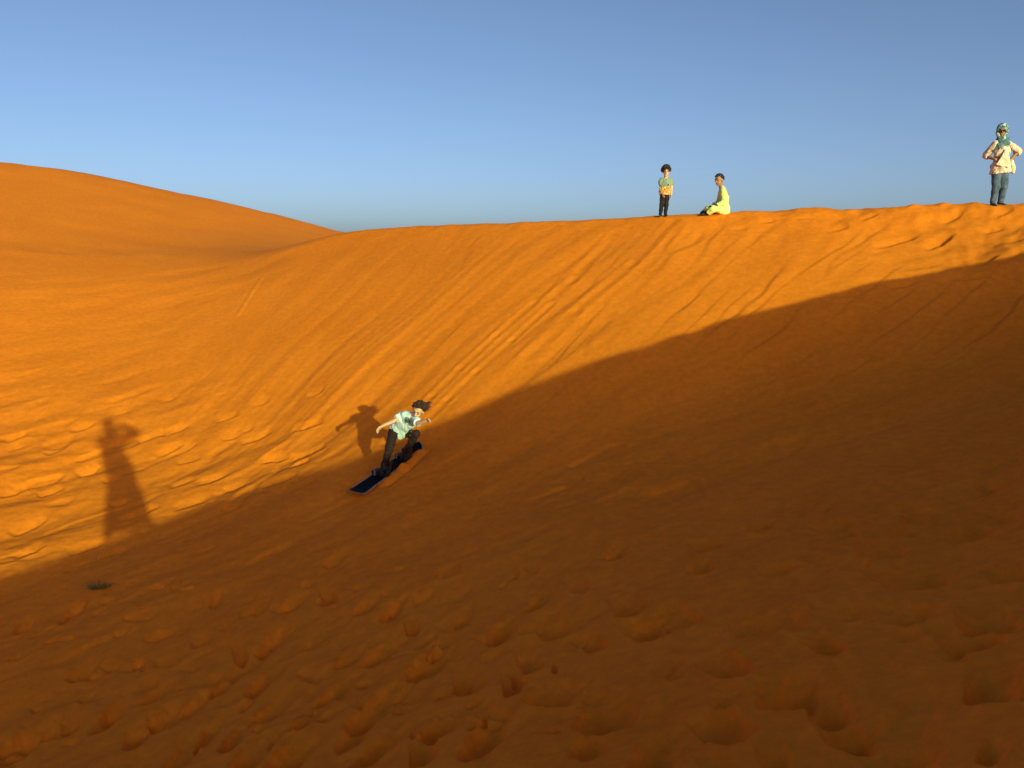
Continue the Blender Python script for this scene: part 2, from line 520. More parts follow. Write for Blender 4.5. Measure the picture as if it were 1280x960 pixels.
def build_sand():
    fine = np.radians(np.linspace(-37, 37, 800))
    rest = np.radians(np.concatenate([np.linspace(37, 140, 100)[1:], np.linspace(140, 323, 60)[1:-1]]))
    A = np.concatenate([fine, rest])
    nf = len(fine)
    R = np.concatenate([np.linspace(.15, 2.0, 26)[:-1], np.geomspace(2.0, 4.0, 110)[:-1], np.geomspace(4, 9.5, 270)[:-1], np.geomspace(9.5, 15.5, 320)[:-1],
                        np.geomspace(15.5, 26, 230)[:-1], np.geomspace(26, 80, 90)[:-1], np.geomspace(80, 6000, 36)])
    RR, AA = np.meshgrid(R, A, indexing='ij')
    X = RR * np.sin(AA)
    Y = RR * np.cos(AA)
    # the smooth form is worked out on every third line and interpolated
    global CRD, CA, CZ
    ir = np.unique(np.concatenate([np.arange(0, len(R), 3), [len(R) - 1]]))
    ia = np.unique(np.concatenate([np.arange(0, nf, 3), np.arange(nf - 1, len(A))]))
    fc = fields(X[np.ix_(ir, ia)], Y[np.ix_(ir, ia)])
    kr = np.clip(np.searchsorted(R[ir], R, side='right') - 1, 0, len(ir) - 2)
    ka = np.clip(np.searchsorted(A[ia], A, side='right') - 1, 0, len(ia) - 2)
    tr = ((R - R[ir][kr]) / (R[ir][kr + 1] - R[ir][kr]))[:, None]
    ta = ((A - A[ia][ka]) / (A[ia][ka + 1] - A[ia][ka]))[None, :]
    def up(f):
        g = f[kr] * (1 - tr) + f[kr + 1] * tr
        return g[:, ka] * (1 - ta) + g[:, ka + 1] * ta
    f = [up(q) for q in fc]
    z = compose(f, X, Y)
    s, d = f[1], f[2]
    CRD, CA, CZ = R, A[:nf], z[:, :nf]
    h = relief(X, Y, s, d)
    prints = build_prints()
    stamp(h, X, Y, A[:nf], R, prints)
    # the riders' runs down the face
    def run(px):
        return [cast(*p)[:2] for p in px]
    groove(h, X, Y, run([(668, 378), (620, 420), (575, 462), (540, 497), (512, 527), (480, 556)]), .06, .011)
    groove(h, X, Y, run([(690, 380), (640, 425), (596, 465), (560, 500), (536, 524)]), .055, .009)
    groove(h, X, Y, run([(328, 346), (312, 370), (297, 394)]), .05, -.012)
    groove(h, X, Y, run([(842, 276), (790, 330), (720, 390), (660, 445)]), .09, .010)
    groove(h, X, Y, run([(770, 290), (715, 350), (690, 372)]), .09, .009)
    groove(h, X, Y, run([(482, 601), (503, 585), (524, 564)]), .075, -.04)     # sand ploughed up along the board
    z = z + h
    nr, na = X.shape
    V = np.stack([X, Y, z], -1).reshape(-1, 3)
    c = np.array([[0, 0, z[0].mean()]])
    V = np.vstack([V, c])
    i = np.arange(nr - 1)[:, None]
    j = np.arange(na)[None, :]
    j2 = (j + 1) % na
    Q = np.stack([i * na + j, i * na + j2, (i + 1) * na + j2, (i + 1) * na + j], -1).reshape(-1, 4)[:, ::-1]
    T = np.stack([np.full(na, nr * na), (np.arange(na) + 1) % na, np.arange(na)], -1)[:, ::-1]
    me = bpy.data.meshes.new('sand_dunes')
    me.vertices.add(len(V))
    me.vertices.foreach_set('co', V.astype(np.float32).ravel())
    loops = np.concatenate([Q.ravel(), T.ravel()]).astype(np.int32)
    starts = np.concatenate([np.arange(len(Q)) * 4, len(Q) * 4 + np.arange(len(T)) * 3]).astype(np.int32)
    me.loops.add(len(loops))
    me.loops.foreach_set('vertex_index', loops)
    me.polygons.add(len(starts))
    me.polygons.foreach_set('loop_start', starts)
    me.polygons.foreach_set('use_smooth', np.ones(len(starts), bool))
    me.update(calc_edges=True)
    me.validate()
    me.materials.append(sand_material())
    o = bpy.data.objects.new('sand_dunes', me)
    COL.objects.link(o)
    o['kind'] = 'structure'
    o['label'] = 'orange desert sand with dune crest, slip face and trampled hollow'
    return o, z, X, Y, R, A


sand, GZ, GX, GY, GR, GA = build_sand()


def ground(x, y):
    """height of the finished sand at a point inside the finely meshed sector or anywhere else (nearest sample)"""
    r = math.hypot(x, y)
    a = math.atan2(x, y)
    if a < GA[0]:
        a += 2 * math.pi
    i = int(np.clip(np.searchsorted(GR, r), 1, len(GR) - 1))
    j = int(np.clip(np.searchsorted(GA, a), 1, len(GA) - 1))
    tr = (r - GR[i-1]) / (GR[i] - GR[i-1])
    ta = np.clip((a - GA[j-1]) / (GA[j] - GA[j-1]), 0, 1)
    return float((GZ[i-1, j-1] * (1-ta) + GZ[i-1, j] * ta) * (1-tr) + (GZ[i, j-1] * (1-ta) + GZ[i, j] * ta) * tr)


# ---- people and things -------------------------------------------------------------------------------------------
class Geo:
    """collects closed shells that are later fused into one skin"""
    def __init__(self):
        self.v = []
        self.f = []

    def rings(self, rings):
        b = len(self.v)
        n = len(rings[0])
        for r in rings:
            self.v.extend([tuple(p) for p in r])
        for i in range(len(rings) - 1):
            for j in range(n):
                k = (j + 1) % n
                self.f.append((b + i*n + j, b + i*n + k, b + (i+1)*n + k, b + (i+1)*n + j))
        self.f.append(tuple(b + j for j in range(n))[::-1])
        self.f.append(tuple(b + (len(rings)-1)*n + j for j in range(n)))

    def loft(self, pts, rad, side=None, ends=(False, False), n=14):
        P = [np.array(p, float) for p in pts]
        R = [(r, r) if np.isscalar(r) else r for r in rad]
        T = []
        for i in range(len(P)):
            t = P[min(i+1, len(P)-1)] - P[max(i-1, 0)]
            T.append(t / (np.linalg.norm(t) + 1e-9))
        side = np.array(side if side is not None else (1, .13, .07), float)
        out = []

        def ring(c, t, rx, ry):
            s = side - t * (side @ t)
            s = s / (np.linalg.norm(s) + 1e-9)
            q = np.cross(t, s)
            return [c + s * rx * math.cos(a) + q * ry * math.sin(a) for a in np.linspace(0, 2*math.pi, n, endpoint=False)]
        if ends[0]:
            r = min(R[0])
            for a in (80, 55, 28):
                a = math.radians(a)
                out.append(ring(P[0] - T[0] * r * math.sin(a), T[0], R[0][0]*math.cos(a), R[0][1]*math.cos(a)))
        for p, t, r in zip(P, T, R):
            out.append(ring(p, t, *r))
        if ends[1]:
            r = min(R[-1])
            for a in (28, 55, 80):
                a = math.radians(a)
                out.append(ring(P[-1] + T[-1] * r * math.sin(a), T[-1], R[-1][0]*math.cos(a), R[-1][1]*math.cos(a)))
        self.rings(out)
        return self

    def cap(self, a, b, ra, rb, side=None):
        return self.loft([a, b], [ra, rb], side, (True, True))

    def ball(self, c, r, f=(0, -1, 0), u=(0, 0, 1)):
        """ellipsoid: r = (side, forward, up)"""
        c = np.array(c, float)
        f = np.array(f, float)
        f /= np.linalg.norm(f)
        u = np.array(u, float)
        u = u - f * (u @ f)
        u /= np.linalg.norm(u)
        s = np.cross(f, u)
        out = []
        for e in np.linspace(-85, 85, 11):
            e = math.radians(e)
            out.append([c + u * r[2] * math.sin(e) + math.cos(e) * (s * r[0] * math.cos(a) + f * r[1] * math.sin(a))
                        for a in np.linspace(0, 2*math.pi, 14, endpoint=False)])
        self.rings(out)
        return self


def mesh_obj(name, v, f, mat, parent=None, smooth=True, origin=None):
    me = bpy.data.meshes.new(name)
    if origin is not None:
        v = [tuple(np.array(p) - origin) for p in v]
    me.from_pydata([tuple(map(float, p)) for p in v], [], f)
    me.update()
    if smooth:
        me.polygons.foreach_set('use_smooth', np.ones(len(me.polygons), bool))
    if mat:
        me.materials.append(mat)
    o = bpy.data.objects.new(name, me)
    COL.objects.link(o)
    if parent:
        o.parent = parent
    return o


def fuse(name, geo, mat, parent, voxel=.008, smooth=4, fold=0.0, ffreq=14.0, seed=1, origin=None):
    """one continuous surface round all shells of geo"""
    tmp = mesh_obj(name + '_raw', geo.v, geo.f, None, None, False, origin)
    m = tmp.modifiers.new('r', 'REMESH')
    m.mode = 'VOXEL'
    m.voxel_size = voxel
    s = tmp.modifiers.new('s', 'SMOOTH')
    s.factor = .5
    s.iterations = smooth
    dg = bpy.context.evaluated_depsgraph_get()
    me = bpy.data.meshes.new_from_object(tmp.evaluated_get(dg))
    raw = tmp.data
    bpy.data.objects.remove(tmp)
    bpy.data.meshes.remove(raw)
    me.name = name
    n = len(me.vertices)
    if fold and n:
        co = np.empty(n * 3, np.float32)
        no = np.empty(n * 3, np.float32)
        me.vertices.foreach_get('co', co)
        me.vertices.foreach_get('normal', no)
        co = co.reshape(-1, 3).astype(float)
        no = no.reshape(-1, 3)
        q = noise(co[:, 0] * ffreq + co[:, 2] * ffreq * .5 + seed, co[:, 1] * ffreq * .7 + co[:, 2] * ffreq * .8, seed)
        q = q + .5 * noise(co[:, 0] * ffreq * 2.3, co[:, 2] * ffreq * 2.3 + co[:, 1] * ffreq * 2, seed + 1)
        co += no * (fold * q)[:, None]
        me.vertices.foreach_set('co', co.astype(np.float32).ravel())
    me.polygons.foreach_set('use_smooth', np.ones(len(me.polygons), bool))
    me.materials.clear()
    me.materials.append(mat)
    o = bpy.data.objects.new(name, me)
    COL.objects.link(o)
    o.parent = parent
    return o


def thing(name, label, cat, loc, group=None):
    o = bpy.data.objects.new(name, None)
    o.empty_display_size = .1
    COL.objects.link(o)
    o.location = [float(c) for c in loc]
    o['label'] = label
    o['category'] = cat
    if group:
        o['group'] = group
    return o


def unit(v):
    v = np.array(v, float)
    return v / (np.linalg.norm(v) + 1e-9)


def head_geo(g, H, f, u, s):
    f = unit(f)
    u = np.array(u, float)
    u = unit(u - f * (u @ f))
    r = np.cross(f, u)
    g.ball(H + u*.020*s - f*.008*s, (.076*s, .092*s, .092*s), f, u)            # skull
    g.ball(H + f*.022*s - u*.045*s, (.058*s, .066*s, .075*s), f, u)            # face
    g.ball(H + f*.058*s - u*.092*s, (.026*s, .024*s, .022*s), f, u)            # chin
    g.loft([H + f*.083*s + u*.012*s, H + f*.104*s - u*.030*s], [.008*s, .015*s], r, (True, True))   # nose
    g.cap(H + f*.076*s - u*.064*s + r*.018*s, H + f*.076*s - u*.064*s - r*.018*s, .010*s, .010*s)    # lips
    g.cap(H + f*.080*s + u*.022*s + r*.03*s, H + f*.080*s + u*.022*s - r*.03*s, .009*s, .009*s)      # brow
    for k in (-1, 1):
        g.ball(H + r*.076*s*k - u*.018*s - f*.010*s, (.012*s, .022*s, .032*s), f, u)                 # ears
    return f, u, r


def face_bits(body, org, H, f, u, r, s, brow=True):
    H = H - org
    for k in (-1, 1):
        e = Geo().ball(H + r*.031*s*k + f*.083*s - u*.004*s, (.013*s, .008*s, .008*s), f, u)
        mesh_obj('eye', e.v, e.f, MAT['eye'], body)
        if brow:
            b = Geo().cap(H + r*.017*s*k + f*.091*s + u*.026*s, H + r*.048*s*k + f*.080*s + u*.027*s, .005*s, .004*s)
            mesh_obj('eyebrow', b.v, b.f, MAT['dark_hair'], body)
    m = Geo().cap(H + f*.087*s - u*.064*s + r*.017*s, H + f*.087*s - u*.064*s - r*.017*s, .0055*s, .0055*s)
    mesh_obj('mouth', m.v, m.f, MAT['lips'], body)


def hand_geo(g, W, d, n, s, curl=.5, thumb=1):
    """palm, four unequal bent fingers and a thumb; d = pointing direction, n = side the fingers curl to"""
    d = unit(d)
    n = np.array(n, float)
    n = unit(n - d * (n @ d))
    b = np.cross(d, n) * thumb                 # towards the thumb
    g.loft([W - d*.01*s, W + d*.03*s, W + d*.085*s], [(.026*s, .018*s), (.036*s, .017*s), (.041*s, .014*s)], b, (True, True))
    for i, ln in enumerate((.070, .080, .074, .056)):
        o = W + d*.085*s + b * (.031 - .0205*i) * s
        a1, a2 = curl * .9, curl * 2.0
        d1 = d*math.cos(a1) + n*math.sin(a1)
        d2 = d*math.cos(a2) + n*math.sin(a2)
        p1 = o + d1*ln*.5*s
        g.loft([o, p1, p1 + d2*ln*.5*s], [.0088*s, .0085*s, .007*s], b, (True, True), 8)
    t0 = W + d*.025*s + b*.030*s
    t1 = t0 + (b*.75 + d*.6 + n*.25) * .038*s
    t2 = t1 + (d*.85 + n*.45 + b*.1) * .034*s
    g.loft([t0, t1, t2], [.012*s, .0105*s, .008*s], n, (True, True), 8)


def body_geo(J, k, hs, f, u, bare_feet=False, curl=.5, palms=None, chest=1.0):
    g = Geo()
    sh = J['sl'] - J['sr']
    torso(g, J, k, 1.0)
    g.cap(J['sr'], J['sl'], .055*k, .055*k)
    g.loft([J['neck'] - (J['head']-J['neck'])*.2, J['head'] - unit(u)*.05*hs], [.054*k + .006, .050*k + .006], sh, (True, True))
    for a in 'lr':
        g.cap(J['s'+a], J['e'+a], .050*k, .040*k)
        g.cap(J['e'+a], J['w'+a], .040*k, .027*k)
        d = J['w'+a] - J['e'+a]
        hd = J.get('hd'+a, d)
        hand_geo(g, J['w'+a] + unit(hd)*.01, hd, (palms or {}).get(a, (0, -1, 0)), .95*k + .05, curl, J.get('th'+a, 1))
        g.cap(J['h'+a], J['k'+a], .080*k, .056*k)
        g.cap(J['k'+a], J['a'+a], .056*k, .036*k)
        g.loft([J['a'+a], J['a'+a]*.55 + J['t'+a]*.45 - np.array((0, 0, .012*k)), J['t'+a]], [(.036*k, .036*k), (.040*k, .030*k), (.036*k, .018*k)],
               np.cross(J['t'+a] - J['a'+a], (0, 0, 1)), (True, True))
    fr = head_geo(g, J['head'], f, u, hs)
    return g, fr


def torso(g, J, k, inf, lo=0.0, hi=1.0, hem=1.0, flat=(False, True)):
    p, c, n = J['pelvis'], J['chest'], J['neck']
    up = unit(c - p)
    side = unit((J['sl'] - J['sr']) + (J['hl'] - J['hr']))
    pts = [p - up*.07*k, p + up*.02*k, p*.5 + c*.5, c, c*.35 + n*.65, n]
    rad = [(.145, .105), (.160, .112), (.138, .100), (.158, .112), (.150, .092), (.062, .056)]
    if inf == 1.0:
        rad[0], rad[1] = (.112, .082), (.140, .096)
    rad = [(a*k*inf*(hem if i < 2 else 1), b*k*inf*(hem if i < 2 else 1)) for i, (a, b) in enumerate(rad)]
    g.loft(pts, rad, side, flat, 18)


def sleeves(g, J, k, frac, r0=.066, r1=.062):
    for a in 'lr':
        s, e, w = J['s'+a], J['e'+a], J['w'+a]
        g.cap(s - (e-s)*.05, s + (e-s)*.05, .064*k, .064*k)
        g.cap(J['neck']*.62 + s*.38, s, .058*k, .066*k)
        if frac <= 1:
            g.loft([s, s + (e-s)*frac], [r0*k, r1*k])
        else:
            g.loft([s, s + (e-s)*.9, e, e + (w-e)*(frac-1)*.5, e + (w-e)*(frac-1)], [r0*k, r1*k, r1*k*.97, r1*k*.92, r1*k*.86])


def trousers_geo(J, k, r=(.098, .070, .052), end=.96, waist=1.08):
    g = Geo()
    p = J['pelvis']
    up = unit(J['chest'] - p)
    side = J['hl'] - J['hr']
    g.loft([p - up*.09*k, p - up*.02*k, p + up*.09*k], [(.135*k*waist, .105*k*waist), (.155*k*waist, .118*k*waist), (.142*k*waist, .105*k*waist)], side, (True, False), 18)
    for a in 'lr':
        h, kn, an = J['h'+a], J['k'+a], J['a'+a]
        g.loft([h + (h-kn)*.1, h, h*.5 + kn*.5, kn, kn*.5 + an*.5, kn + (an-kn)*end], [r[0]*k*.9, r[0]*k, (r[0]+r[1])*.5*k, r[1]*k, (r[1]+r[2])*.5*k, r[2]*k], side, (True, False))
        g.ball(kn, (r[1]*k*1.06,)*3)
        g.ball(h, (r[0]*k*1.10,)*3)
    return g


def shoe(parent, org, A, T, k, mat, name='shoe', h=.0):
    g = Geo()
    A, T = A - org, T - org
    d = unit(T - A)
    sd = np.cross(d, (0, 0, 1))
    g.loft([A + np.array((0, 0, .06 + h))*k, A], [.046*k, .048*k], d, (False, True))
    g.loft([A - d*.05*k - np.array((0, 0, .012))*k, A*.5 + T*.5 - np.array((0, 0, .010))*k, T - d*.01*k, T + d*.025*k],
           [(.040*k, .040*k), (.046*k, .036*k), (.044*k, .026*k), (.034*k, .018*k)], sd, (True, True))
    return fuse(name, g, mat, parent, .008, 3)


MAT = {
    'skin': plain('skin', (.62, .32, .19), (.70, .38, .23), .55, 30),
    'brown_skin': plain('brown_skin', (.30, .13, .06), (.36, .165, .08), .5, 30),
    'eye': plain('eye', (.02, .014, .01), (.03, .02, .015), .25, 30),
    'lips': plain('lips', (.33, .12, .09), (.38, .15, .11), .5, 30),
    'dark_hair': plain('dark_hair', (.012, .009, .008), (.03, .02, .015), .6, 60, .6, 90),
    'brown_hair': plain('brown_hair', (.030, .010, .006), (.065, .023, .012), .6, 45, .8, 70),
    'black_cloth': plain('black_cloth', (.010, .006, .006), (.018, .010, .010), .85, 12, .3, 300),
    'wine_cloth': plain('wine_cloth', (.020, .007, .006), (.032, .011, .008), .85, 12, .3, 300),
    'jeans': plain('jeans', (.035, .052, .085), (.10, .135, .20), .85, 9, .3, 350),
    'black_rubber': plain('black_rubber', (.010, .010, .011), (.022, .022, .024), .55, 20, .1, 200),
    'grey_plastic': plain('grey_plastic', (.10, .10, .11), (.16, .16, .17), .4, 20),
    'robe_dark': plain('robe_dark', (.05, .06, .09), (.08, .09, .12), .85, 8, .2, 200),
    'sock': plain('sock', (.35, .36, .40), (.45, .45, .48), .9, 40),
    'lens': plain('lens', (.015, .008, .006), (.02, .01, .008), .12, 10, spec=.6),
}


def cloth_print(name, base, build):
    """woven cloth with a printed pattern; build(nt, texcoord, base colour socket) -> colour socket"""
    m, nt, b = nodes_of(name)
    tc = N(nt, 'ShaderNodeTexCoord')
    n1 = N(nt, 'ShaderNodeTexNoise', Scale=18.0, Detail=4.0)
    nt.links.new(tc.outputs['Object'], n1.inputs['Vector'])
    r = ramp(nt, n1.outputs[0], [(0.3, tuple(c * .88 for c in base)), (0.7, base)])
    out = build(nt, tc, r.outputs[0])
    nt.links.new(out, b.inputs['Base Color'])
    b.inputs['Roughness'].default_value = .88
    b.inputs['Specular IOR Level'].default_value = .2
    n2 = N(nt, 'ShaderNodeTexNoise', Scale=280.0, Detail=2.0)
    nt.links.new(tc.outputs['Object'], n2.inputs['Vector'])
    bp = N(nt, 'ShaderNodeBump', Strength=.25, Distance=.004)
    nt.links.new(n2.outputs[0], bp.inputs['Height'])
    nt.links.new(bp.outputs[0], b.inputs['Normal'])
    return m


def spot(nt, tc, base, centre, radius, col, wob=.5, scale=40.0, soft=.2):
    """a printed blotch with an uneven edge round a point"""
    sub = N(nt, 'ShaderNodeVectorMath', operation='SUBTRACT')
    nt.links.new(tc.outputs['Object'], sub.inputs[0])
    sub.inputs[1].default_value = [float(c) for c in centre]
    ln = N(nt, 'ShaderNodeVectorMath', operation='LENGTH')
    nt.links.new(sub.outputs[0], ln.inputs[0])
    nz = N(nt, 'ShaderNodeTexNoise', Scale=scale, Detail=3.0)
    nt.links.new(tc.outputs['Object'], nz.inputs['Vector'])
    ma = N(nt, 'ShaderNodeMath', operation='MULTIPLY_ADD')
    nt.links.new(nz.outputs[0], ma.inputs[0])
    ma.inputs[1].default_value = radius * wob * 2
    nt.links.new(ln.outputs['Value'], ma.inputs[2])
    mr = N(nt, 'ShaderNodeMapRange')
    nt.links.new(ma.outputs[0], mr.inputs['Value'])
    mr.inputs['From Min'].default_value = radius * (1 + wob)
    mr.inputs['From Max'].default_value = radius * (1 + wob - soft)
    mx = N(nt, 'ShaderNodeMix', data_type='RGBA')
    nt.links.new(mr.outputs[0], mx.inputs[0])
    nt.links.new(base, mx.inputs[6])
    mx.inputs[7].default_value = (*col, 1)
    return mx.outputs[2]


def blotches(nt, tc, base, scale, col, lo, hi, stretch=(1, 1, 1), off=0.0):
    mp = N(nt, 'ShaderNodeMapping')
    mp.inputs['Scale'].default_value = stretch
    mp.inputs['Location'].default_value = (off, off, off)
    nt.links.new(tc.outputs['Object'], mp.inputs['Vector'])
    nz = N(nt, 'ShaderNodeTexNoise', Scale=scale, Detail=2.0)
    nt.links.new(mp.outputs[0], nz.inputs['Vector'])
    mr = N(nt, 'ShaderNodeMapRange')
    nt.links.new(nz.outputs[0], mr.inputs['Value'])
    mr.inputs['From Min'].default_value = lo
    mr.inputs['From Max'].default_value = hi
    mx = N(nt, 'ShaderNodeMix', data_type='RGBA')
    nt.links.new(mr.outputs[0], mx.inputs[0])
    nt.links.new(base, mx.inputs[6])
    mx.inputs[7].default_value = (*col, 1)
    return mx.outputs[2]


def above(nt, tc, a, b, z, soft=.01, axis=2):
    """colour a below height z of the garment, b above"""
    sp = N(nt, 'ShaderNodeSeparateXYZ')
    nt.links.new(tc.outputs['Object'], sp.inputs[0])
    mr = N(nt, 'ShaderNodeMapRange')
    nt.links.new(sp.outputs[axis], mr.inputs['Value'])
    mr.inputs['From Min'].default_value = z - soft
    mr.inputs['From Max'].default_value = z + soft
    mx = N(nt, 'ShaderNodeMix', data_type='RGBA')
    nt.links.new(mr.outputs[0], mx.inputs[0])
    if isinstance(a, tuple):
        mx.inputs[6].default_value = (*a, 1)
    else:
        nt.links.new(a, mx.inputs[6])
    if isinstance(b, tuple):
        mx.inputs[7].default_value = (*b, 1)
    else:
        nt.links.new(b, mx.inputs[7])
    return mx.outputs[2]


def arr(**kw):
    return {k: np.array(v, float) for k, v in kw.items()}


def tufts(g, H, f, u, s, n, rad, spread, size, lift, seed, back=.35, long=1.0):
    """hair: many short overlapping locks over the skull"""
    r_ = random.Random(seed)
    r = np.cross(f, u)
    for i in range(n):
        while True:
            v = np.array([r_.gauss(0, 1), r_.gauss(0, 1), r_.gauss(0, 1)])
            v /= np.linalg.norm(v)
            if v[2] > -.35 and not (v[1] > .12 and v[2] < spread):
                break
        p = H + u*.028*s - f*.012*s + (r*v[0]*.080 + f*v[1]*.094 + u*v[2]*.094) * s * rad
        dr = unit(r*v[0] + f*v[1]*.6 + u*(v[2]*.5 + lift) + np.array([r_.gauss(0, .35), r_.gauss(0, .35), r_.gauss(0, .35)]))
        L_ = size * r_.uniform(.7, 1.4) * s
        g.loft([p - dr*L_*.5, p + dr*L_*.5*long, p + dr*L_*long + np.array([0, 0, -.006*s])], [.015*s, .011*s, .004*s], None, (True, True), 6)
    g.ball(H + u*.036*s - f*.020*s, (.082*s*rad, .090*s*rad, .088*s*rad), f, u)


# ------------------------------------------------------------------ snowboard
nose = cast(435, 628)
tail = cast(529, 550)
nose = nose + np.array((0, 0, .02))
tail = tail - np.array((0, 0, .10))       # the tail ploughs through the sand
bx = unit(nose - tail)
mid = (nose + tail) / 2


def slope_normal(p):
    e = .5
    dx = (ground(p[0]+e, p[1]) - ground(p[0]-e, p[1])) / (2*e)
    dy = (ground(p[0], p[1]+e) - ground(p[0], p[1]-e)) / (2*e)
    return unit((-dx, -dy, 1))


bz = unit(slope_normal(mid) + np.array((.12, -.22, 0)))
bz = unit(bz - bx * (bz @ bx))
by = np.cross(bz, bx)
BL = 1.66
b_org = mid + bz * .035


def bpt(f, y=0.0, z=0.0):
    """point on the board: f from nose (0) to tail (1)"""
    return b_org + bx * BL * (.5 - f) + by * y + bz * z


board = thing('snowboard', 'dark blue and black snowboard with grey rim sliding under the crouching rider', 'snowboard', b_org)


def plank(inset, z0, z1, n=40):
    v, f = [], []
    xs = np.linspace(-1, 1, n)
    for x in xs:
        half = .145 - .020 * (1 - x*x)
        end = math.sqrt(max(0, 1 - max(0, (abs(x) - .80) / .20) ** 2.4))
        half = max(.004, half * end - inset)
        rise = .085 * max(0, (abs(x) - .78) / .22) ** 1.8
        xx = x * (BL/2 - inset)
        for y, z in ((-half, z0), (half, z0), (half, z1), (-half, z1)):
            v.append(bx*xx + by*y + bz*(z + rise))
    for i in range(n - 1):
        for j in range(4):
            k = (j + 1) % 4
            f.append((i*4 + j, i*4 + k, (i+1)*4 + k, (i+1)*4 + j))
    f.append((3, 2, 1, 0))
    f.append(tuple((n-1)*4 + j for j in range(4)))
    return v, f


def topsheet_mat():
    m, nt, b = nodes_of('topsheet')
    tc = N(nt, 'ShaderNodeTexCoord')
    n1 = N(nt, 'ShaderNodeTexNoise', Scale=3.5, Detail=3.0)
    nt.links.new(tc.outputs['Object'], n1.inputs['Vector'])
    r = ramp(nt, n1.outputs[0], [(.40, (.004, .004, .005)), (.60, (.005, .006, .010)), (.78, (.008, .010, .018))])
    nt.links.new(r.outputs[0], b.inputs['Base Color'])
    b.inputs['Roughness'].default_value = .7
    b.inputs['Specular IOR Level'].default_value = .08
    return m


rim_mat = plain('board_rim', (.20, .15, .12), (.28, .21, .17), .5, 14)
mesh_obj('base', *plank(0, -.006, .006), rim_mat, board, False)
mesh_obj('topsheet', *plank(.022, .004, .0085), topsheet_mat(), board, False)


def binding(f, ang, name='binding'):
    c = bpt(f) - b_org
    ca, sa = math.cos(ang), math.sin(ang)
    toe = -(by*ca + bx*sa)                       # toes point to the camera side
    sd = np.cross(bz, toe)
    g = Geo()
    g.loft([c - toe*.12 + bz*.018, c + toe*.12 + bz*.018], [(.055, .012), (.05, .012)], sd, (True, True))
    root = fuse(name, g, MAT['black_rubber'], board, .007, 2)
    h = Geo()
    h.loft([c - toe*.125 + bz*.02, c - toe*.145 + bz*.11, c - toe*.185 + bz*.22, c - toe*.20 + bz*.27], [(.055, .014), (.062, .014), (.058, .013), (.042, .011)], sd, (True, True))
    h.cap(c - toe*.12 + sd*.055 + bz*.03, c - toe*.145 + sd*.06 + bz*.12, .014, .014)
    h.cap(c - toe*.12 - sd*.055 + bz*.03, c - toe*.145 - sd*.06 + bz*.12, .014, .014)
    fuse('highback', h, MAT['black_rubber'], root, .007, 2)
    for dx, hh in ((-.04, .115), (.07, .075)):
        st = Geo()
        pts = [c + toe*dx + sd*(.062*math.cos(a)) + bz*(.015 + hh*math.sin(a)) for a in np.linspace(0, math.pi, 9)]
        st.loft(pts, [(.020, .006)] * 9, toe, (True, True), 8)
        fuse('strap', st, MAT['grey_plastic'] if dx > 0 else MAT['black_rubber'], root, .005, 2)
    return toe, sd


toe_f, sd_f = binding(.40, math.radians(-10))
toe_r, sd_r = binding(.72, math.radians(10))

# ------------------------------------------------------------------ the rider
K = .80
B = bpt(.47, 0, 0)
J = arr(pelvis=at(498, 538.5, 11.92), chest=at(508.5, 526, 11.70), neck=at(515, 519, 11.57), head=at(523, 512.5, 11.46),
        sr=at(503, 518.5, 11.72), sl=at(519.5, 524.5, 11.50), er=at(493, 526, 11.58), wr=at(478, 532.5, 11.56),
        el=at(523, 529.5, 11.34), wl=at(532, 526.0, 11.22),
        hr=at(491.5, 541, 11.88), hl=at(506, 540.5, 11.98), kr=at(487, 560, 11.62), kl=at(520, 542.5, 11.72),
        ar=bpt(.40, 0, .12) - toe_f*.06, al=bpt(.72, 0, .12) - toe_r*.06)
J['tr'] = bpt(.40, 0, .045) + toe_f*.11
J['tl'] = bpt(.72, 0, .045) + toe_r*.11
J['hdr'] = np.array((-.75, -.2, -.6))
rider = thing('person', 'crouching child in mint t-shirt riding a snowboard down the slope', 'person', B)
fdir, udir = unit((-.32, -.86, -.38)), unit((.25, -.35, .9))
g, (hf, hu, hr_) = body_geo(J, K, .96, fdir, udir, curl=.55, palms={'l': (-.4, -.6, -.6), 'r': (.2, -.6, -.6)})
bd = fuse('body', g, MAT['skin'], rider, .006, 3, origin=B)
face_bits(bd, B, J['head'], hf, hu, hr_, .96)
hg = Geo()
tufts(hg, J['head'], hf, hu, .96, 210, .97, .62, .038, .15, 3)
wind = unit((.9, .1, .1))
r_ = random.Random(5)
for i in range(34):                                # hair blown back on the uphill side
    a = J['head'] + hu*r_.uniform(-.01, .09)*.86 - hf*r_.uniform(-.03, .07) + hr_*(-.0) + wind*.06
    d_ = unit(wind + np.array((0, r_.uniform(-.4, .4), r_.uniform(-.35, .30))))
    hg.loft([a, a + d_*.05, a + d_*r_.uniform(.07, .12)], [.013, .009, .003], None, (True, True), 6)
fuse('hair', hg, MAT['brown_hair'], rider, .0045, 1, .003, 40, 4, origin=B)
sg = Geo()
torso(sg, J, K, 1.13, flat=(False, True), hem=1.06)
sleeves(sg, J, K, .72, .074, .076)
loc = lambda p: np.array(p) - B
mint = cloth_print('mint_tee', (.66, .76, .74), lambda nt, tc, c: spot(nt, tc, spot(nt, tc, blotches(nt, tc, c, 9, (.56, .69, .70), .52, .66), loc(at(509, 526, 11.55)), .055, (.05, .10, .07), .9, 60), loc(at(497, 524, 11.62)), .026, (.03, .05, .05), .5, 50))
fuse('t_shirt', sg, mint, rider, .007, 2, .012, 13, 6, origin=B)
fuse('trousers', trousers_geo(J, K, (.096, .080, .056), .93), MAT['wine_cloth'], rider, .007, 2, .009, 15, 8, origin=B)
